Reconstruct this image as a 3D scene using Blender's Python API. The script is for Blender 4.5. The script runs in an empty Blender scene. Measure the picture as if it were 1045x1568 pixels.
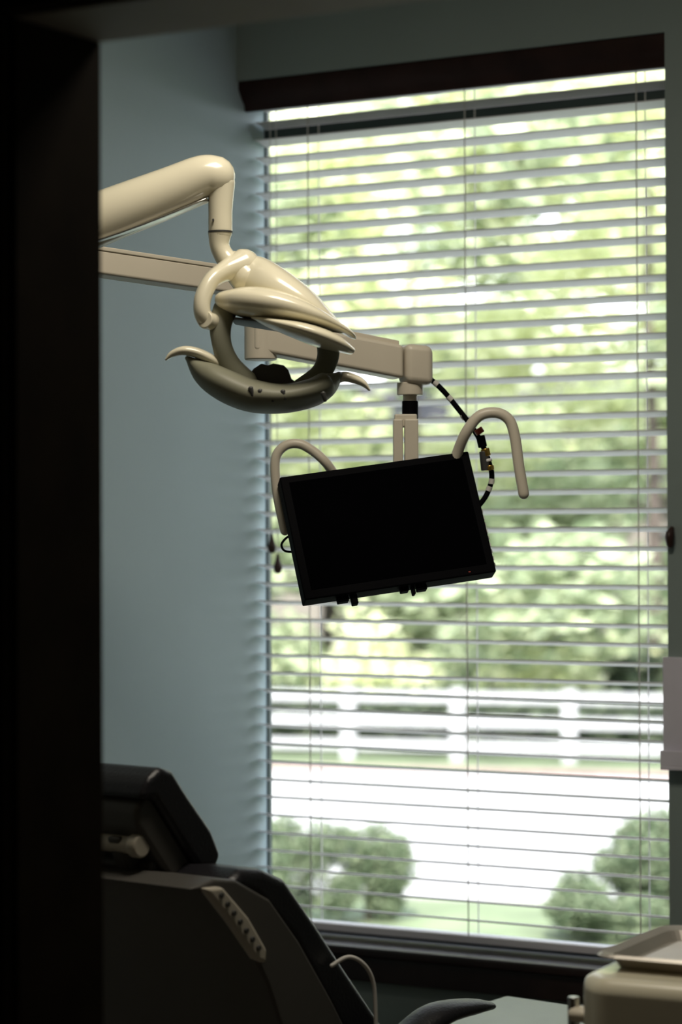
import bpy, bmesh, math, random
from mathutils import Vector, Matrix, Euler
random.seed(7)
D=bpy.data; C=bpy.context; S=C.scene
TH=math.radians(29.9)

# ---------------------------------------------------------------- materials
def mat(name,col,rough=.5,metal=0.0,var=.08,scale=8,bump=0.0,spec=.5,coat=0.0):
    m=D.materials.new(name); m.use_nodes=True
    nt=m.node_tree; b=nt.nodes['Principled BSDF']
    tc=nt.nodes.new('ShaderNodeTexCoord'); n=nt.nodes.new('ShaderNodeTexNoise')
    n.inputs['Scale'].default_value=scale; n.inputs['Detail'].default_value=4
    nt.links.new(tc.outputs['Object'],n.inputs['Vector'])
    r=nt.nodes.new('ShaderNodeValToRGB')
    r.color_ramp.elements[0].color=(*[c*(1-var) for c in col],1)
    r.color_ramp.elements[1].color=(*[min(1,c*(1+var)) for c in col],1)
    r.color_ramp.elements[0].position=.3; r.color_ramp.elements[1].position=.7
    nt.links.new(n.outputs['Fac'],r.inputs['Fac']); nt.links.new(r.outputs['Color'],b.inputs['Base Color'])
    b.inputs['Roughness'].default_value=rough; b.inputs['Metallic'].default_value=metal
    b.inputs['Specular IOR Level'].default_value=spec; b.inputs['Coat Weight'].default_value=coat
    if bump>0:
        bn=nt.nodes.new('ShaderNodeBump'); bn.inputs['Strength'].default_value=bump; bn.inputs['Distance'].default_value=.002
        n2=nt.nodes.new('ShaderNodeTexNoise'); n2.inputs['Scale'].default_value=scale*25
        nt.links.new(tc.outputs['Object'],n2.inputs['Vector'])
        nt.links.new(n2.outputs['Fac'],bn.inputs['Height']); nt.links.new(bn.outputs['Normal'],b.inputs['Normal'])
    return m
def leafmat(name,c1,c2,tr=.45):
    m=D.materials.new(name); m.use_nodes=True; nt=m.node_tree; nt.nodes.clear()
    o=nt.nodes.new('ShaderNodeOutputMaterial'); mx=nt.nodes.new('ShaderNodeMixShader'); mx.inputs[0].default_value=tr
    d=nt.nodes.new('ShaderNodeBsdfDiffuse'); t=nt.nodes.new('ShaderNodeBsdfTranslucent')
    g=nt.nodes.new('ShaderNodeNewGeometry'); r=nt.nodes.new('ShaderNodeValToRGB')
    r.color_ramp.elements[0].color=(*c1,1); r.color_ramp.elements[1].color=(*c2,1)
    nt.links.new(g.outputs['Random Per Island'],r.inputs['Fac'])
    nt.links.new(r.outputs['Color'],d.inputs['Color']); nt.links.new(r.outputs['Color'],t.inputs['Color'])
    nt.links.new(d.outputs[0],mx.inputs[1]); nt.links.new(t.outputs[0],mx.inputs[2]); nt.links.new(mx.outputs[0],o.inputs['Surface'])
    return m
def slatmat():
    m=D.materials.new('slat_white'); m.use_nodes=True; nt=m.node_tree
    b=nt.nodes['Principled BSDF']; o=nt.nodes['Material Output']
    b.inputs['Base Color'].default_value=(.78,.75,.76,1); b.inputs['Roughness'].default_value=.5
    n=nt.nodes.new('ShaderNodeTexNoise'); n.inputs['Scale'].default_value=30; bn=nt.nodes.new('ShaderNodeBump'); bn.inputs['Strength'].default_value=.05
    nt.links.new(n.outputs['Fac'],bn.inputs['Height']); nt.links.new(bn.outputs['Normal'],b.inputs['Normal'])
    t=nt.nodes.new('ShaderNodeBsdfTranslucent'); t.inputs['Color'].default_value=(.8,.76,.76,1)
    mx=nt.nodes.new('ShaderNodeMixShader'); mx.inputs[0].default_value=.15
    nt.links.new(b.outputs[0],mx.inputs[1]); nt.links.new(t.outputs[0],mx.inputs[2]); nt.links.new(mx.outputs[0],o.inputs['Surface'])
    return m
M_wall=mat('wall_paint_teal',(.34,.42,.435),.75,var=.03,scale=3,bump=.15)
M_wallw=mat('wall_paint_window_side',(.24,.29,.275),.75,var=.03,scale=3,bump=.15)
M_hall=mat('hall_paint',(.12,.10,.075),.8,var=.03,bump=.1)
M_ceil=mat('ceiling_paint',(.6,.58,.52),.9,var=.03)
M_floor=mat('vinyl_floor',(.16,.14,.12),.45,var=.15)
M_jamb=mat('dark_walnut_trim',(.026,.018,.011),.75,var=.25,scale=12,spec=.12)
M_head=mat('header_trim_paint',(.32,.29,.25),.6,var=.04)
M_val=mat('valance_mahogany',(.024,.010,.008),.45,var=.35,scale=10,spec=.2)
M_sill=mat('sill_dark_wood',(.022,.012,.011),.3,var=.3,scale=10)
M_slat=slatmat()
M_cord=mat('cord_white',(.62,.60,.56),.8)
M_wframe=mat('window_frame_green',(.03,.05,.045),.5)
M_cream=mat('cream_enamel',(.78,.73,.56),.26,var=.02,coat=.4)
M_beige=mat('beige_plastic',(.66,.60,.49),.4,var=.03)
M_olive=mat('reflector_back_olive',(.22,.22,.16),.5,var=.12,spec=.35)
M_dark=mat('dark_grey_plastic',(.05,.05,.048),.45)
M_black=mat('black_plastic',(.003,.003,.004),.6,spec=.03)
M_screen=mat('screen_black',(.0015,.0015,.002),.6,spec=0.0)
M_vinyl=mat('black_vinyl_upholstery',(.010,.0095,.012),.38,var=.2,bump=.4,spec=.4)
M_pale=mat('pale_green_vinyl',(.45,.53,.47),.35,var=.05)
M_shell=mat('chair_shell_grey',(.066,.062,.055),.5,var=.05)
M_strip=mat('control_strip_beige',(.48,.44,.36),.4)
M_tray=mat('tray_metal',(.62,.58,.52),.38,metal=.6)
M_steel=mat('brushed_steel',(.55,.54,.52),.28,metal=1)
M_brass=mat('brass_connector',(.65,.42,.10),.3,metal=1)
M_red=mat('red_plastic',(.35,.04,.02),.4)
M_white=mat('white_plastic',(.75,.74,.72),.4)
M_brown=mat('tassel_wood',(.035,.013,.009),.5)
M_paper=mat('paper_lilac',(.70,.66,.74),.6)
M_grass=mat('lawn_grass',(.115,.145,.075),.9,var=.3,scale=2)
M_pave=mat('concrete_drive',(.33,.32,.31),.9,var=.10,scale=.6)
M_curb=mat('brick_curb',(.22,.155,.14),.9,var=.2)
M_fence=mat('fence_white_paint',(.38,.38,.39),.6,spec=.2)
M_bark=mat('bark',(.07,.055,.045),.9,var=.4)
M_roof=mat('roof_shingle',(.06,.055,.06),.9,var=.3)
M_car=mat('car_paint_silver',(.35,.35,.37),.3,coat=.6)
M_leaf=leafmat('leaves_bright',(.56,.61,.34),(.97,.97,.76))
M_leaf2=leafmat('leaves_deep_hazed',(.22,.28,.17),(.62,.67,.46),.38)  # deeper leaves, with pale outdoor haze put into their colour
M_leaf4=leafmat('leaves_hedge',(.04,.06,.045),(.17,.20,.13),.3)
M_leaf3=leafmat('leaves_shrub',(.07,.11,.06),(.25,.29,.18),.3)
def brick():
    m=D.materials.new('brick_wall'); m.use_nodes=True; nt=m.node_tree; b=nt.nodes['Principled BSDF']
    t=nt.nodes.new('ShaderNodeTexBrick'); t.inputs['Scale'].default_value=4
    t.inputs['Color1'].default_value=(.13,.055,.045,1); t.inputs['Color2'].default_value=(.10,.045,.04,1); t.inputs['Mortar'].default_value=(.2,.18,.16,1)
    tc=nt.nodes.new('ShaderNodeTexCoord'); nt.links.new(tc.outputs['Object'],t.inputs['Vector']); nt.links.new(t.outputs['Color'],b.inputs['Base Color'])
    b.inputs['Roughness'].default_value=.9; return m
M_brick=brick()

# ---------------------------------------------------------------- helpers
def link(ob): S.collection.objects.link(ob); return ob
def empty(name,loc=(0,0,0),rz=0):
    e=D.objects.new(name,None); e.empty_display_size=.1; e.location=loc; e.rotation_euler=(0,0,rz); return link(e)
def mk(name,verts,faces,m,parent=None,smooth=False,bevel=0,seg=3):
    me=D.meshes.new(name); me.from_pydata([tuple(v) for v in verts],[],faces); me.validate()
    bm=bmesh.new(); bm.from_mesh(me); bmesh.ops.recalc_face_normals(bm,faces=bm.faces); bm.to_mesh(me); bm.free()
    me.materials.append(m); ob=link(D.objects.new(name,me))
    if parent: ob.parent=parent
    if bevel>0:
        b=ob.modifiers.new('bev','BEVEL'); b.width=bevel; b.segments=seg; b.limit_method='ANGLE'; b.angle_limit=math.radians(35)
    if smooth or bevel>0:
        for p in me.polygons: p.use_smooth=True
        if bevel>0:
            w=ob.modifiers.new('wn','WEIGHTED_NORMAL'); w.keep_sharp=False
    return ob
def box(name,x0,x1,y0,y1,z0,z1,m,parent=None,bevel=0,seg=3):
    v=[(x,y,z) for x in(x0,x1) for y in(y0,y1) for z in(z0,z1)]
    f=[(0,1,3,2),(4,6,7,5),(0,4,5,1),(2,3,7,6),(0,2,6,4),(1,5,7,3)]
    return mk(name,v,f,m,parent,bevel=bevel,seg=seg)
def prism(name,prof,y0,y1,m,parent=None,bevel=0,seg=3,axis='y'):
    n=len(prof)
    if axis=='y': v=[(p[0],y0,p[1]) for p in prof]+[(p[0],y1,p[1]) for p in prof]
    elif axis=='x': v=[(y0,p[0],p[1]) for p in prof]+[(y1,p[0],p[1]) for p in prof]
    else: v=[(p[0],p[1],y0) for p in prof]+[(p[0],p[1],y1) for p in prof]
    f=[tuple(range(n)),tuple(range(2*n-1,n-1,-1))]+[(i,(i+1)%n,n+(i+1)%n,n+i) for i in range(n)]
    return mk(name,v,f,m,parent,bevel=bevel,seg=seg)
def cr(p,k,t):
    n=len(p); a=p[max(k-1,0)]; b=p[k]; c=p[min(k+1,n-1)]; d=p[min(k+2,n-1)]
    return [.5*((2*b[i])+(-a[i]+c[i])*t+(2*a[i]-5*b[i]+4*c[i]-d[i])*t*t+(-a[i]+3*b[i]-3*c[i]+d[i])*t**3) for i in range(len(b))]
def loft(name,pts,m,ref=(0,1,0),parent=None,n=20,sub=6,rnd=True,power=2.0):
    q=[]
    for k in range(len(pts)-1):
        for j in range(sub): q.append(cr(pts,k,j/sub))
    q.append(list(pts[-1]))
    ref=Vector(ref)
    P=[Vector(c[:3]) for c in q]
    T=[(P[min(i+1,len(P)-1)]-P[max(i-1,0)]).normalized() for i in range(len(P))]
    R=[]
    for i,c in enumerate(q): R.append((P[i],T[i],max(c[3],.0004),max(c[4],.0004)))
    if rnd:
        h,t0,a,b=R[0]; pre=[(h-t0*min(a,b)*math.sin(x),t0,a*math.cos(x),b*math.cos(x)) for x in(1.45,1.15,.8,.4)]
        h,t1,a,b=R[-1]; post=[(h+t1*min(a,b)*math.sin(x),t1,a*math.cos(x),b*math.cos(x)) for x in(.4,.8,1.15,1.45)]
        R=pre+R+post
    vs=[];fs=[]
    for (p,t,a,b) in R:
        bi=(ref-t*ref.dot(t)).normalized(); no=t.cross(bi).normalized()
        for j in range(n):
            an=2*math.pi*j/n; c_,s_=math.cos(an),math.sin(an)
            cx=math.copysign(abs(c_)**(2/power),c_); sx=math.copysign(abs(s_)**(2/power),s_)
            vs.append(p+no*a*cx+bi*b*sx)
    L=len(R)
    for i in range(L-1):
        for j in range(n): fs.append((i*n+j,i*n+(j+1)%n,(i+1)*n+(j+1)%n,(i+1)*n+j))
    fs.append(tuple(range(n))); fs.append(tuple(range(L*n-1,(L-1)*n-1,-1)))
    return mk(name,vs,fs,m,parent,smooth=True)
def tube(name,pts,r,m,parent=None,n=14,sub=6,ref=(0,1,0)):
    return loft(name,[(*p,r,r) for p in pts],m,ref,parent,n,sub)
def cyl(name,p0,p1,r,m,parent=None,n=28,r1=None,bevel=.002):
    p0=Vector(p0);p1=Vector(p1);t=(p1-p0).normalized(); ref=Vector((0,1,0)) if abs(t.y)<.9 else Vector((1,0,0))
    b=(ref-t*ref.dot(t)).normalized(); a=t.cross(b); r1=r if r1 is None else r1
    vs=[p0+(a*math.cos(2*math.pi*j/n)+b*math.sin(2*math.pi*j/n))*r for j in range(n)]+[p1+(a*math.cos(2*math.pi*j/n)+b*math.sin(2*math.pi*j/n))*r1 for j in range(n)]
    fs=[tuple(range(n)),tuple(range(2*n-1,n-1,-1))]+[(j,(j+1)%n,n+(j+1)%n,n+j) for j in range(n)]
    return mk(name,vs,fs,m,parent,bevel=bevel,seg=2)
def join(obs,name):
    dg=C.evaluated_depsgraph_get()
    bm=bmesh.new(); mats=[]
    for o in obs:
        me=o.evaluated_get(dg).to_mesh(); me.transform(o.matrix_world)
        off=[]
        for m_ in o.data.materials:
            if m_ not in mats: mats.append(m_)
            off.append(mats.index(m_))
        k=len(bm.faces); bm.from_mesh(me); bm.faces.ensure_lookup_table()
        for f in bm.faces[k:]: f.material_index=off[f.material_index] if off else 0
    me=D.meshes.new(name); bm.to_mesh(me); bm.free()
    for m_ in mats: me.materials.append(m_)
    for o in obs: D.objects.remove(o)
    return link(D.objects.new(name,me))
def under(o,p):
    o.parent=p; o.matrix_parent_inverse=p.matrix_basis.inverted(); return o

# ---------------------------------------------------------------- room shell
CE=3.0; FY=-6.6; RX=4.6; WT=.145
box('floor',-.12,RX+.12,FY-.12,WT,-.1,0,M_floor)
box('ceiling',-.12,RX+.12,FY-.12,WT,CE,CE+.15,M_ceil)
box('wall_left',-.12,0,FY-.12,WT,0,CE,M_wall)
box('wall_right',RX,RX+.12,FY-.12,WT,0,CE,M_wall)
box('wall_hall',0,RX,FY-.12,FY,0,CE,M_hall)
C.view_layer.update()
WX=1.13; SZ=.50; HZ=2.618
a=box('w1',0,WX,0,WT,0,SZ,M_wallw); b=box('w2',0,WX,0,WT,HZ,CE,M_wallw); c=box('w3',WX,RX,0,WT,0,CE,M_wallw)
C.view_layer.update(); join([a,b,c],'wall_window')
DX0=1.467; DX1=2.42; DZ=2.10; DY0=-2.79; DY1=-2.63
a=box('d1',0,DX0-.02,DY0,DY1,0,CE,M_hall); b=box('d2',DX1+.02,RX,DY0,DY1,0,CE,M_hall); c=box('d3',DX0-.02,DX1+.02,DY0,DY1,DZ+.02,CE,M_hall)
C.view_layer.update(); join([a,b,c],'wall_door')
df=empty('door_1',(DX0,DY1,0)); C.view_layer.update()
def cb(name,*a,parent,**k): return under(box(name,*a,**k),parent)
cb('jamb_left',DX0-.02,DX0,DY0-.005,DY1+.005,0,DZ,M_jamb,parent=df,bevel=.002)
cb('jamb_right',DX1,DX1+.02,DY0-.005,DY1+.005,0,DZ,M_jamb,parent=df,bevel=.002)
cb('jamb_head',DX0-.02,DX1+.02,DY0-.005,DY1+.005,DZ,DZ+.02,M_head,parent=df,bevel=.002)
cb('casing_left',DX0-.10,DX0-.006,DY0-.025,DY0-.0055,0,DZ+.1,M_jamb,parent=df,bevel=.004)
cb('casing_right',DX1+.006,DX1+.10,DY0-.025,DY0-.0055,0,DZ+.1,M_jamb,parent=df,bevel=.004)
cb('casing_head',DX0-.006,DX1+.006,DY0-.025,DY0-.0055,DZ+.006,DZ+.1,M_jamb,parent=df,bevel=.004)
box('baseboard_left',0.0,.015,DY1,0,0,.1,M_jamb)
box('trim_1',0.0,WX+.0,-.035,.128,SZ,SZ+.022,M_sill,bevel=.006)
box('trim_2',0.0,WX+.05,-.022,0,SZ-.06,SZ,M_sill,bevel=.004)
wn=empty('window_1',(0,.13,SZ)); C.view_layer.update()
cb('frame_left',0,.006,.13,.144,SZ,HZ,M_wframe,parent=wn)
cb('frame_right',WX-.03,WX,.13,.144,SZ,HZ,M_wframe,parent=wn)
cb('frame_head',.0,WX,.13,.144,2.480,2.526,M_wframe,parent=wn)
cb('frame_top',.0,WX,.13,.144,2.575,HZ,M_white,parent=wn)
cb('frame_sill',.0,WX,.13,.144,SZ,SZ+.035,M_wframe,parent=wn)

# ---------------------------------------------------------------- blind
bl=empty('venetian_blind',(WX/2,.10,HZ-.08)); C.view_layer.update()
vs=[];fs=[]; pitch=.0440; tilt=math.radians(11.0); x0=.006; x1=WX-.004
z=SZ+.085
while z<HZ-.045:
    base=len(vs); N=6; top=[];bot=[]
    for i in range(N+1):
        s=-.025+.05*i/N; crown=.0022*(1-(s/.025)**2)
        y=.10+s*math.cos(tilt); zz=z-s*math.sin(tilt)+crown
        top.append((y,zz+.0014)); bot.append((y,zz-.0014))
    ring=top+bot[::-1]; n=len(ring)
    jit=random.uniform(-.0008,.0008); jr=random.uniform(-.0008,.0008)
    for xx,jj in((x0,jit),(x1,jit+jr)):
        for (y,zz) in ring: vs.append((xx,y,zz+jj))
    fs.append(tuple(base+i for i in range(n))); fs.append(tuple(base+n+i for i in range(n-1,-1,-1)))
    for i in range(n): fs.append((base+i,base+(i+1)%n,base+n+(i+1)%n,base+n+i))
    z+=pitch
sl=mk('slats',vs,fs,M_slat); under(sl,bl)
under(box('bottom_rail',x0,x1,.077,.123,SZ+.034,SZ+.052,M_slat,bevel=.003),bl)
under(box('head_rail',x0,x1,.075,.125,HZ-.032,HZ,M_white,bevel=.002),bl)
for i,xx in enumerate((.160,.592,1.03)):
    for j,yy in enumerate((.0735,.1265)):
        under(cyl('ladder_cord',(xx,yy,SZ+.05),(xx,yy,HZ-.03),.0016,M_cord,n=8,bevel=0),bl)
def tassel(x,y,z,top):
    under(cyl('pull_cord',(x,y,z),(x,y,top),.001,M_cord,n=8,bevel=0),bl)
    under(loft('tassel',[(x,y,z+.014,.003,.003),(x,y,z,.006,.006),(x,y,z-.014,.011,.009),(x,y,z-.024,.010,.008)],M_brown,n=14,sub=3),bl)
tassel(.060,.060,1.487,2.60); tassel(.077,.060,1.437,2.60)
prism('valance',[(.008,HZ),(.008,2.598),(.022,2.576),(.034,2.563),(.038,2.548),(.050,2.548),(.050,HZ)],.0,WX,M_val,bevel=.0015,axis='x')

# ---------------------------------------------------------------- wall bits
bx=empty('brochure_holder',(1.17,-.01,1.11)); C.view_layer.update()
under(box('backing',1.122,1.36,-.012,.002,.98,1.225,M_paper,bevel=.001),bx)
under(box('pocket',1.124,1.358,-.035,-.030,.985,1.02,M_paper,bevel=.002),bx)
under(box('pocket_base',1.124,1.358,-.035,0,.977,.986,M_paper,bevel=.002),bx)
h=empty('wall_hook',(1.15,-.01,1.49)); C.view_layer.update()
under(loft('knob',[(1.142,-.004,1.51,.006,.006),(1.142,-.016,1.495,.012,.010),(1.142,-.014,1.475,.008,.008)],M_brown,ref=(1,0,0),n=14),h)
sc_=empty('wall_screws',(0,-1.0,1.45)); C.view_layer.update()
for k_,(yy,zz) in enumerate(((-.73,1.435),(-.715,1.433))):
    under(cyl('screw_%d'%(k_+1),(0,yy,zz),(.004,yy,zz),.004,M_dark,n=10,bevel=0),sc_)

# ---------------------------------------------------------------- dental light
U=1/881
L=empty('dental_light',(.988,-1.443,1.862),TH)
def lp(px,py,w,a,b): return ((px-420)*U,w,(500-py)*U,a*U,b*U)
loft('arm',[lp(-235,470,.0,37,37),lp(0,392,.0,42,38),lp(155,333,0,41,39),lp(260,291,0,36,35),lp(310,270,0,33,33),lp(331,268,0,31,31)],M_cream,parent=L,n=32)
loft('arm_seam',[lp(-100,438,0,3,37),lp(155,369,0,3,32),lp(318,306,0,3,22)],M_steel,parent=L,n=12)
loft('elbow',[lp(341,278,0,21,22),lp(340,300,0,19.5,20),lp(339,325,0,18.5,19),lp(339,353,0,18.5,19)],M_cream,parent=L,n=28)
loft('swivel_ring',[lp(339,353,0,19,19),lp(339,356,0,19,19)],M_dark,parent=L,n=28,rnd=False)
loft('neck',[lp(338,357,0,18,18),lp(338,376,0,15,15),lp(347,394,0,16,17),lp(362,408,0,22,24),lp(378,424,0,26,32)],M_cream,parent=L,n=28)
cyl('neck_screw',((329-420)*U,-.018,(500-338)*U),((329-420)*U,-.0235,(500-338)*U),.002,M_dark,parent=L,n=10,bevel=0)
loft('yoke',[lp(374,406,0,26,26),lp(347,416,-.02,16,20),lp(326,434,-.045,13,18),lp(315,460,-.06,13,16),lp(314,482,-.065,13,15),lp(320,494,-.06,14,14)],M_cream,parent=L,n=24)
cyl('yoke_pivot',((318-420)*U,-.075,(500-494)*U),((345-420)*U,-.02,(500-500)*U),.015,M_cream,parent=L)
loft('top_cover',[lp(362,402,.01,20,22),lp(390,422,.01,33,40),lp(428,446,.0,33,64),lp(470,470,-.0,25,70),lp(506,493,-.0,12,56),lp(530,508,-.0,4,26)],M_cream,parent=L,n=40,power=2.2)
loft('cover_lower',[lp(352,463,.0,10,30),lp(366,465,-.01,19,60),lp(398,468,-.02,25,84),lp(440,476,-.02,23,90),lp(485,490,-.015,15,80),lp(520,504,-.01,7,50),lp(532,511,0,3,22)],M_cream,parent=L,n=44,power=2.5)
loft('visor_blade',[lp(396,493,-.04,3,30),lp(430,503,-.05,8,60),lp(470,514,-.055,13,74),lp(505,526,-.05,13,64),lp(532,538,-.04,7,36)],M_cream,parent=L,n=32,power=2.4)
loft('lens_panel',[lp(362,491,-.0,4,50),lp(420,499,.0,5,70),lp(480,510,.0,4,60)],M_dark,parent=L,n=24)
loft('frame_band_left',[lp(348,474,-.03,19,14),lp(341,500,-.05,17,12),lp(343,530,-.055,15,12),lp(354,560,-.05,17,14),lp(376,588,-.04,21,20)],M_olive,parent=L,n=20)
loft('frame_band_right',[lp(503,520,.03,18,12),lp(503,545,.03,17,12),lp(492,570,.025,16,13),lp(466,597,.0,20,22)],M_olive,parent=L,n=20)
loft('reflector_bowl',[lp(290,550,-.03,4,22),lp(314,571,-.03,19,48),lp(345,590,-.03,25,70),lp(385,606,-.02,25,84),lp(430,611,-.015,22,88),lp(472,604,-.01,21,78),lp(500,590,0,19,56),lp(520,575,0,6,26)],M_olive,parent=L,n=36,power=2.3)
prism('bulb_housing',[((x-420)*U,(500-y)*U) for x,y in((372,602),(380,580),(390,566),(402,558),(412,561),(420,558),(436,561),(443,568),(448,582),(462,592),(470,606))],-.035,.035,M_dark,parent=L,bevel=.003)
for i,(px,py) in enumerate(((388,604),(402,608),(418,612),(436,609),(496,612))):
    loft('vent_rib_%d'%(i+1),[lp(px,py-4,-.112,4,3),lp(px+3,py+6,-.110,3,3)],M_dark,parent=L,n=8,sub=2)
loft('handle_left',[lp(259,553,-.06,2,5),lp(268,545,-.06,5,8),lp(285,540,-.06,7,12),lp(305,543,-.055,8,14),lp(325,552,-.05,8,14),lp(342,562,-.045,6,10)],M_cream,parent=L,n=18)
loft('handle_right',[lp(508,584,.0,7,10),lp(527,577,.0,8,12),lp(545,581,0,7,11),lp(558,588,0,5,9),lp(566,597,0,2,4)],M_cream,parent=L,n=18)

# ---------------------------------------------------------------- utility post
P=empty('support_post',(.338,-1.817,0))
cyl('column',(0,0,.02),(0,0,2.10),.032,M_beige,parent=P)
cyl('foot',(0,0,0),(0,0,.03),.20,M_beige,parent=P,bevel=.008)
cyl('collar_lower',(0,0,1.84),(0,0,1.95),.046,M_cream,parent=P)
cyl('collar_upper',(0,0,2.0),(0,0,2.08),.044,M_beige,parent=P)

# ---------------------------------------------------------------- monitor + arm
MO=empty('patient_monitor',(.9376,-.941,1.520)); C.view_layer.update()
def bar(name,p0,p1,h,w,m,parent,bev=.008,h1=None):
    p0=Vector(p0);p1=Vector(p1); d=(p1-p0); s=Vector((-d.y,d.x,0)).normalized()*w/2; h1=h if h1 is None else h1
    v=[]
    for p,hh in((p0,h),(p1,h1)):
        for a_ in(-1,1):
            for b_ in(-1,1): v.append(p+s*a_+Vector((0,0,b_*hh/2)))
    f=[(0,1,3,2),(4,6,7,5),(0,4,5,1),(2,3,7,6),(0,2,6,4),(1,5,7,3)]
    return under(mk(name,v,f,m,bevel=bev),parent)
bar('arm_inner',(.365,-1.789,2.036),(.705,-1.029,1.982),.046,.055,M_beige,MO,.006)
bar('arm_inner_rail',(.365,-1.789,2.060),(.700,-1.035,2.007),.008,.062,M_beige,MO,.002)
under(cyl('elbow_joint',(.705,-1.029,1.84),(.705,-1.029,2.01),.032,M_beige,bevel=.004),MO)
bar('arm_outer',(.690,-1.041,1.890),(.905,-.832,1.839),.066,.066,M_beige,MO,.008)
bar('arm_outer_cap',(.908,-.829,1.837),(.950,-.790,1.832),.078,.074,M_beige,MO,.014)
bar('arm_outer_ridge',(.70,-1.033,1.926),(.900,-.836,1.876),.010,.045,M_beige,MO,.002)
jx,jy=.921,-.818
under(cyl('swivel_top',(jx,jy,1.775),(jx,jy,1.80),.026,M_beige,r1=.026),MO)
under(cyl('swivel_neck',(jx,jy,1.745),(jx,jy,1.776),.014,M_beige),MO)
under(cyl('swivel_black',(jx,jy,1.728),(jx,jy,1.764),.016,M_black),MO)
MF=empty('mount_frame',(0,0,0),TH); MF.parent=MO; C.view_layer.update()
V=1/790
def mp(px,py,w=.05): return ((px-594)*V,w,(803-py)*V)
def mbox(name,px0,px1,py0,py1,w0,w1,m,bev=.003):
    return box(name,(px0-594)*V,(px1-594)*V,w0,w1,(803-py1)*V,(803-py0)*V,m,parent=MF,bevel=bev)
mbox('mount_column_left',604,619,640,760,.075,.125,M_beige)
mbox('mount_column_right',621.5,643,640,760,.075,.125,M_beige)
mbox('mount_yoke_bar',606,641,632,652,.082,.118,M_beige)
mbox('mount_backplate',540,660,740,860,.055,.09,M_dark)
mbox('mount_bracket',600,645,735,800,.07,.12,M_dark)
tube('handle_left',[mp(*p) for p in((510,722,.06),(498,706,.05),(480,690,.05),(460,679,.05),(440,680,.05),(425,693,.05),(421,715,.05),(425,760,.05),(436,812,.05))],7.5*V,M_beige,parent=MF)
tube('handle_right',[mp(*p) for p in((690,730,.09),(703,693,.075),(716,662,.055),(736,637,.05),(762,632,.05),(782,643,.05),(791,670,.05),(797,715,.05),(804,757,.05))],8.5*V,M_beige,parent=MF)
mbox('handle_crossbar',500,700,722,738,.065,.085,M_beige)
tube('cable',[mp(*p) for p in((640,560,.13),(655,570,.12),(680,592,.11),(705,622,.11),(727,652,.10),(742,678,.10),(752,705,.09),(757,730,.09),(750,755,.09),(735,775,.07),(715,790,.05))],4.2*V,M_black,parent=MF)
for i,(px,py,dx,dy) in enumerate(((668,581,6,5),(690,604,6,6),(712,632,5,7),(757,733,-1,8),(754,745,-3,7))):
    q0=mp(px,py,.108 if py<700 else .088); q1=mp(px+dx,py+dy,.108 if py<700 else .088)
    cyl('cable_band_%d'%(i+1),q0,q1,4.6*V,M_cord,parent=MF,n=14,bevel=0)
for i,(px,py,m_,dx,dy) in enumerate(((735,655,M_red,5,8),(739,666,M_black,4,18),(746,686,M_brass,3,12),(750,702,M_white,1,5),(744,690,M_dark,3,30),(753,712,M_brass,1,8))):
    cyl('connector_%d'%(i+1),mp(px,py,.085),mp(px+dx,py+dy,.085),7*V,m_,parent=MF,n=14)
tube('loop_cable',[mp(*p) for p in((452,818,.04),(440,822,.03),(431,833,.03),(436,843,.03),(452,845,.04))],1.8*V,M_black,parent=MF,n=8)
r=Vector((math.cos(TH),math.sin(TH),0)); up=Vector((0,0,1)); tw=Vector((math.sin(TH),-math.cos(TH),0))
def q(a_,b_,c_): return (r*a_+up*b_+tw*c_).normalized()
A=q(293,41,-60); B=q(-39,187,-63); B=(B-A*A.dot(B)).normalized(); N=A.cross(B)
SC=empty('display',(0,0,0)); SC.parent=MO; SC.matrix_basis=Matrix(((A.x,B.x,N.x,0),(A.y,B.y,N.y,0),(A.z,B.z,N.z,0),(0,0,0,1)))
HW=.190; HH=.1265
box('bezel',-HW,HW,-HH,HH,-.040,0,M_black,parent=SC,bevel=.003)
box('panel',-HW+.016,HW-.016,-HH+.018,HH-.014,-.001,.0008,M_screen,parent=SC)
box('back_bulge',-HW+.05,HW-.05,-HH+.04,HH-.04,-.062,-.038,M_black,parent=SC,bevel=.01)
for i in range(9):
    box('port_%d'%(i+1),HW-.001,HW+.0025,-HH+.012+i*.014,-HH+.020+i*.014,-.030,-.006,M_cord if i%2 else M_steel,parent=SC)
for i,(px,w_,h_) in enumerate(((-.125,.022,.010),(-.098,.012,.018),(.0,.016,.008),(.022,.006,.016),(.032,.020,.010))):
    box('cable_plug_%d'%(i+1),px,px+w_,-HH-h_,-HH+.002,-.030,-.012,M_black,parent=SC,bevel=.002)
box('power_led',HW-.055,HW-.051,-HH+.006,-HH+.008,0,.001,M_red,parent=SC)

# ---------------------------------------------------------------- dental chair
CH=empty('dental_chair',(.912,-1.775,0),math.radians(80))
prism('back_shell',[(-.135,.962),(-.105,.955),(-.06,.920),(0,.862),(.045,.79),(.085,.70),(.13,.58),(.20,.47),(.42,.40),(.42,.46),(.30,.60),(.20,.745),(.12,.85),(.05,.925),(-.03,.965),(-.08,.972)],-.262,.262,M_shell,parent=CH,bevel=.022,seg=5)
prism('back_upholstery',[(-.04,.955),(0,.976),(.05,.972),(.105,.950),(.18,.870),(.25,.79),(.35,.68),(.46,.54),(.42,.46),(.31,.59),(.20,.735),(.12,.85),(.03,.93)],-.25,.25,M_vinyl,parent=CH,bevel=.026,seg=5)
prism('control_strip',[(-.112,.962),(-.072,.960),(-.012,.905),(.030,.85),(.028,.828),(.005,.838),(-.055,.905)],-.274,-.255,M_strip,parent=CH,bevel=.006)
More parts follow.
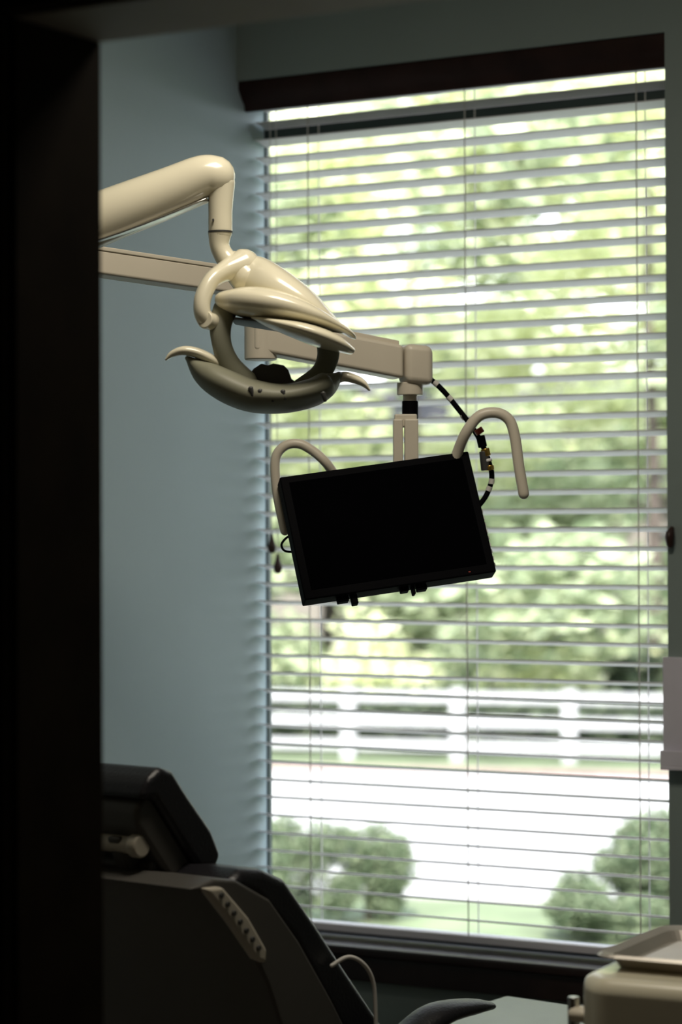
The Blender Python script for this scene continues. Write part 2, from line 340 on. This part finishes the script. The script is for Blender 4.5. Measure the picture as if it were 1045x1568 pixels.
for i in range(7):
    t=i/6; lx=-.078+.085*t; zz=.948-.092*t
    cyl('button_%d'%(i+1),(lx,-.278,zz),(lx,-.272,zz),.0045,M_dark,parent=CH,n=12,bevel=.001)
prism('seat_pad',[(.38,.44),(.44,.50),(.60,.495),(.80,.505),(1.35,.522),(1.40,.51),(1.38,.465),(.80,.435),(.6,.42),(.42,.41)],-.24,.24,M_pale,parent=CH,bevel=.02,seg=4)
prism('seat_frame',[(.38,.34),(.40,.41),(.80,.43),(1.30,.46),(1.30,.42),(.9,.34),(.5,.31)],-.20,.20,M_shell,parent=CH,bevel=.015)
for s,nm in((-1,'right'),(1,'left')):
    loft('armrest_'+nm,[(.25,s*.30,.640,.020,.030),(.35,s*.30,.664,.022,.036),(.43,s*.30,.690,.018,.038),(.52,s*.30,.690,.013,.034),(.57,s*.30,.684,.008,.02)],M_vinyl,parent=CH,n=20)
    loft('armrest_post_'+nm,[(.34,s*.29,.64,.02,.015),(.36,s*.28,.55,.022,.015),(.42,s*.20,.40,.025,.015)],M_shell,parent=CH,n=14,ref=(0,1,.3))
prism('pedestal',[(.25,.10),(.35,.25),(.45,.36),(.75,.38),(.80,.25),(.85,.10)],-.13,.13,M_beige,parent=CH,bevel=.03)
prism('base_plate',[(0.0,0),(0.0,.06),(.1,.10),(1.0,.10),(1.08,.06),(1.08,0)],-.22,.22,M_beige,parent=CH,bevel=.015)
ang=math.radians(52)
fx,fz=math.cos(ang),-math.sin(ang)
nx,nz=math.sin(ang),math.cos(ang)
def hp(s,t): return (-.035+fx*s+nx*t, 1.036+fz*s+nz*t)
prism('headrest_shell',[hp(-.075,-.035),hp(-.05,-.052),hp(.09,-.048),(hp(.108,-.02)),hp(.108,.004),hp(-.08,.004)],-.125,.125,M_shell,parent=CH,bevel=.010,seg=4)
prism('headrest_cushion',[hp(-.088,-.030),hp(-.105,.0),hp(-.10,.035),hp(-.075,.052),hp(-.02,.054),hp(.06,.060),hp(.108,.052),hp(.118,.02),hp(.108,-.002),hp(0,-.004),hp(-.07,-.006)],-.14,.14,M_vinyl,parent=CH,bevel=.013,seg=5)
cyl('headrest_pivot',(-.092,-.10,1.012),(-.092,.10,1.012),.014,M_strip,parent=CH,bevel=.004)
cyl('headrest_lever',(-.092,-.120,1.012),(-.092,-.099,1.012),.019,M_strip,parent=CH,bevel=.004)
prism('headrest_bracket_upper',[(-.11,1.025),(-.07,1.025),(-.02,.955),(-.05,.93),(-.09,.975)],-.085,-.055,M_shell,parent=CH,bevel=.006)
prism('headrest_bracket_lower',[(-.11,1.025),(-.07,1.025),(-.02,.955),(-.05,.93),(-.09,.975)],.055,.085,M_shell,parent=CH,bevel=.006)
cyl('headrest_pivot_lower',(-.045,-.11,.972),(-.045,.11,.972),.020,M_shell,parent=CH,bevel=.004)
tube('suction_hose',[(.20,-.262,.80),(.225,-.275,.812),(.25,-.285,.80),(.27,-.29,.77),(.275,-.292,.72),(.275,-.292,.62),(.27,-.292,.4),(.26,-.30,.12),(.30,-.32,.012)],.0035,M_cord,parent=CH,n=10)

# ---------------------------------------------------------------- delivery unit with tray
DU=empty('delivery_unit',(1.875,-1.637,0),math.radians(3))
prism('console_body',[(-.160,-.15),(-.12,-.195),(.30,-.195),(.33,-.16),(.33,.16),(.30,.18),(-.12,.18),(-.160,.14)],.70,.862,M_cream,parent=DU,bevel=.034,seg=7,axis='z')
cyl('column',(.08,0,.05),(.08,0,.705),.04,M_beige,parent=DU)
cyl('foot',(.08,0,0),(.08,0,.05),.22,M_beige,parent=DU,bevel=.01)
loft('instrument_hanger',[(-.185,-.10,.790,.012,.02),(-.165,-.10,.79,.012,.02),(-.12,-.09,.79,.012,.02)],M_beige,parent=DU,n=16)
cyl('instrument',(-.190,-.10,.70),(-.190,-.10,.815),.009,M_steel,parent=DU,n=16)
TR=empty('instrument_tray',(1.838,-1.625,.8625),math.radians(2))
def rrect(x0,x1,y0,y1,rad,z,n=6):
    out=[]
    for cx_,cy_,a0 in((x1-rad,y1-rad,0),(x0+rad,y1-rad,90),(x0+rad,y0+rad,180),(x1-rad,y0+rad,270)):
        for i in range(n+1):
            a_=math.radians(a0+90*i/n); out.append((cx_+rad*math.cos(a_),cy_+rad*math.sin(a_),z))
    return out
rs=[rrect(-.08,.25,-.11,.13,.02,.001),rrect(-.085,.255,-.115,.135,.025,.003),rrect(-.095,.265,-.125,.145,.03,.018),rrect(-.110,.280,-.140,.160,.035,.023),rrect(-.114,.284,-.144,.164,.036,.019),
    rrect(-.110,.280,-.140,.160,.035,.0205),rrect(-.0965,.2665,-.1265,.1465,.03,.0155),rrect(-.0865,.2565,-.1165,.1365,.025,.0005),rrect(-.08,.25,-.11,.13,.02,-.0005)]
vs=[p for r_ in rs for p in r_]; n=len(rs[0]); fs=[tuple(range(n)),tuple(range((len(rs)-1)*n+n-1,(len(rs)-1)*n-1,-1))]
for i in range(len(rs)-1):
    for j in range(n): fs.append((i*n+j,i*n+(j+1)%n,(i+1)*n+(j+1)%n,(i+1)*n+j))
mk('tray_pan',vs,fs,M_tray,parent=TR,smooth=False)
box('paper_liner',-.075,.245,-.105,.125,.002,.0035,M_white,parent=TR)

# ---------------------------------------------------------------- added ceiling fill light, out of view
CL=empty('ceiling_fill_light',(1.50,-1.85,CE-.03)); C.view_layer.update()
under(box('housing',1.18,1.82,-2.17,-1.53,CE-.05,CE,M_white,bevel=.004),CL)
ld=D.lights.new('fill_panel','AREA'); ld.shape='SQUARE'; ld.size=.55; ld.energy=20; ld.color=(1,.91,.76)  # unseen fill, placed to brighten the dental light's top and front
lo=link(D.objects.new('fill_panel',ld)); lo.location=(1.50,-1.85,CE-.055); under(lo,CL)

# ---------------------------------------------------------------- outdoors
GZ=-.9
def wz(Z,X): return (3.182-.4985*Z+.8669*X,-5.026+.8669*Z+.4985*X)
box('ground_lawn',-120,100,.6,160,GZ-.2,GZ,M_grass)
A15=math.radians(15)
def strip(name,c,w,l,z0,z1,m):
    o=box(name,-l/2,l/2,-w/2,w/2,z0,z1,m); o.location=(c[0],c[1],0); o.rotation_euler=(0,0,A15); return o
strip('driveway',(-5.9,12.75),8.0,90,GZ,GZ+.02,M_pave)
strip('brick_curb',(-7.02,16.78),.22,90,GZ,GZ+.06,M_curb)
FE=empty('white_fence',(-8.56,17.87,GZ),A15)
for i in range(-14,15):
    box('post_%d'%(i+15),i*1.2-.07,i*1.2+.07,-.07,.07,0,.76,M_fence,parent=FE)
for i,zc in enumerate((.15,.41,.67)):
    box('rail_%d'%(i+1),-17,17,-.03,.03,zc-.055,zc+.055,M_fence,parent=FE)
def leafmesh(name,n,size,m,shell=.0):
    vs=[];fs=[]
    for i in range(n):
        d=Vector((random.gauss(0,1),random.gauss(0,1),random.gauss(0,1))).normalized()*(random.uniform(shell,1)**(1/2.2))
        nrm=Vector((random.gauss(0,1),random.gauss(0,1),random.gauss(0,1)+.5)).normalized()
        a_=nrm.orthogonal().normalized(); b_=nrm.cross(a_); s=size*random.uniform(.6,1.3)
        k=len(vs); vs+=[d-a_*s,d+b_*s*.6,d+a_*s,d-b_*s*.6]; fs.append((k,k+1,k+2,k+3))
    me=D.meshes.new(name); me.from_pydata([tuple(v) for v in vs],[],fs); me.materials.append(m); return me
LM=[leafmesh('canopy_a',380,.16,M_leaf),leafmesh('canopy_b',380,.16,M_leaf),leafmesh('canopy_d',260,.17,M_leaf2)]
LD=[leafmesh('canopy_c',600,.14,M_leaf2)]
LH=leafmesh('hedge_leaves',900,.13,M_leaf4)
LS=leafmesh('shrub_leaves',700,.12,M_leaf3,.1)
def tree(x,y,h,sp,dark=False,low=1.6,tr=.11):
    T=empty('tree',(x,y,GZ))
    loft('trunk',[(0,0,-.05,tr,tr),(.05,0,h*.3,tr*.75,tr*.75),(-.05,.05,h*.6,tr*.4,tr*.4),(0,0,h*.75,.03,.03)],M_bark,parent=T,n=12,sub=3)
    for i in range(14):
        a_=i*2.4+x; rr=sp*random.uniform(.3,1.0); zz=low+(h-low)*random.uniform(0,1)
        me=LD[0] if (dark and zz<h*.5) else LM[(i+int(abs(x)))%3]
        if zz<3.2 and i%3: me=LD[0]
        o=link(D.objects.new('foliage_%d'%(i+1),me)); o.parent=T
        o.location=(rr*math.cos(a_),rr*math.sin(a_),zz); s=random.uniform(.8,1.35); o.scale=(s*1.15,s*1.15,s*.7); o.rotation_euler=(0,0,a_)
for (x,y,h,sp,dk,lo_) in [(-14.9,21.5,8.5,2.6,0,1.3),(-12.9,25.0,8.5,3.0,0,1.3),(-8.43,22.9,9,2.6,1,1.2),(-16.2,28.2,10,3.3,0,1.0),(-13.0,30.4,10.5,3.6,0,1.0),(-9.4,31.0,10.5,3.6,1,.8),
     (-19.7,35.4,12,4,0,1.5),(-14.5,38.5,12,4.2,0,1.5),(-20,18,9,3.2,0,2),(-4.5,29,10,3.6,0,2),(-25,30,11,4,0,2),(0,33,11,4,0,2),(-9,40,12,4.2,0,2),(-24,42,12,4.5,0,1.5)]:
    tree(x,y,h,sp,dk,lo_)
def shrub(x,y,sx,sz,rz=0,k=18):
    S_=empty('shrub',(x,y,GZ),rz)
    for k_ in range(k):
        o=link(D.objects.new('leaves_%d'%(k_+1),LS)); o.parent=S_; h_=random.uniform(.25,1.6)
        w_=(1.0-.3*abs(h_-.9))
        o.location=(random.uniform(-.95,.95)*sx*w_,random.uniform(-.7,.7)*sx*w_,sz*h_); f_=random.uniform(.28,.55); o.scale=(sx*f_*1.1,sx*f_,sz*f_*.9); o.rotation_euler=(0,0,k_*2)
    loft('stem',[(0,0,-.03,.03,.03),(.01,0,sz,.02,.02)],M_bark,parent=S_,n=8,sub=2)
for (Z,X,sx,sz) in [(15.0,-.40,.26,.36),(15.1,.16,.28,.32),(14.4,1.52,.34,.25),(14.9,1.98,.34,.38),(15.0,-1.2,.4,.4),(14.8,3.0,.5,.45)]:
    shrub(*wz(Z,X),sx,sz,Z*3)
HR=empty('hedge_row',(-8.56-.259*1.0,17.87+.966*1.0,GZ),A15)
for i in range(60):
    o=link(D.objects.new('hedge_clump_%d'%(i+1),LH)); o.parent=HR
    o.location=(-14+i*.48,random.uniform(-.1,.15),.36); s=random.uniform(.46,.56); o.scale=(s,s*.8,random.uniform(.34,.42)); o.rotation_euler=(0,0,0)
for i in range(44):
    Z=28.6+random.uniform(-.2,5.5); X=-6+i*.35; p=wz(Z,X); sz=random.uniform(.4,.95)
    d_=Vector((p[0]-HR.location.x,p[1]-HR.location.y,sz*.8)); d_.rotate(Euler((0,0,-A15)))
    o=link(D.objects.new('bush_%d'%(i+1),(LM+LD+[LH,LD[0]])[i%6])); o.parent=HR
    o.location=d_; o.scale=(random.uniform(.4,.9),random.uniform(.4,.9),sz); o.rotation_euler=(0,0,i)
HO=empty('brick_house',(-20.5,44.5,GZ),A15)
box('walls',-8,8,0,8,0,3.4,M_brick,parent=HO)
prism('roof',[(-.6,3.4),(8.6,3.4),(4,6.2)],-8.5,8.5,M_roof,parent=HO,axis='x')
for i in range(6):
    box('window_trim_%d'%(i+1),-7+i*2.5,-5.7+i*2.5,-.08,0,1.0,2.5,M_fence,parent=HO)
    box('window_pane_%d'%(i+1),-6.9+i*2.5,-5.8+i*2.5,-.1,-.08,1.1,2.4,M_roof,parent=HO)
def car(Z,X,rz,m):
    p=wz(Z,X); K=empty('parked_car',(p[0],p[1],GZ),rz)
    prism('body',[(-2.1,.28),(-2.15,.62),(-2.0,.82),(-1.2,.9),(1.0,.92),(1.9,.78),(2.15,.6),(2.12,.28)],-.85,.85,m,parent=K,bevel=.08)
    prism('cabin',[(-1.5,.88),(-1.0,1.40),(.45,1.44),(1.15,.88)],-.72,.72,M_black,parent=K,bevel=.06)
    prism('roof',[(-1.0,1.38),(-.95,1.45),(.40,1.48),(.5,1.40)],-.70,.70,m,parent=K,bevel=.03)
    for a_ in(-1.35,1.35):
        for b_ in(-.86,.66): cyl('wheel',(a_,b_,.32),(a_,b_+.2,.32),.32,M_black,parent=K,bevel=.03)
car(39.5,3.2,math.radians(115),M_car)

# ---------------------------------------------------------------- sky, sun
w=D.worlds.new('world'); S.world=w; w.use_nodes=True; nt=w.node_tree
bg=nt.nodes['Background']; tc=nt.nodes.new('ShaderNodeTexCoord'); sx=nt.nodes.new('ShaderNodeSeparateXYZ'); rp=nt.nodes.new('ShaderNodeValToRGB')
rp.color_ramp.elements[0].color=(.95,.97,1,1); rp.color_ramp.elements[1].color=(.62,.77,1,1)
nt.links.new(tc.outputs['Generated'],sx.inputs[0]); nt.links.new(sx.outputs['Z'],rp.inputs['Fac']); nt.links.new(rp.outputs['Color'],bg.inputs['Color']); bg.inputs['Strength'].default_value=3.7
sd=D.lights.new('sun','SUN'); sd.energy=13; sd.angle=math.radians(1); sd.color=(1,.96,.90)
so=link(D.objects.new('sun',sd)); so.rotation_euler=Vector((-.35,.75,-1.0)).to_track_quat('-Z','Y').to_euler(); so.location=(0,-10,20)

# ---------------------------------------------------------------- camera
cam=D.cameras.new('camera'); cam.sensor_fit='VERTICAL'; cam.sensor_height=36; cam.lens=85; cam.clip_end=400
co=link(D.objects.new('camera',cam))
co.matrix_world=Matrix.Translation((3.182,-5.026,1.5))@Matrix.Rotation(TH,4,'Z')@Matrix.Rotation(math.radians(90.54),4,'X')@Matrix.Rotation(math.radians(-.25),4,'Z')
cam.dof.use_dof=True; cam.dof.focus_distance=4.45; cam.dof.aperture_fstop=3.2
S.camera=co
S.view_settings.view_transform='Standard'; S.view_settings.look='None'
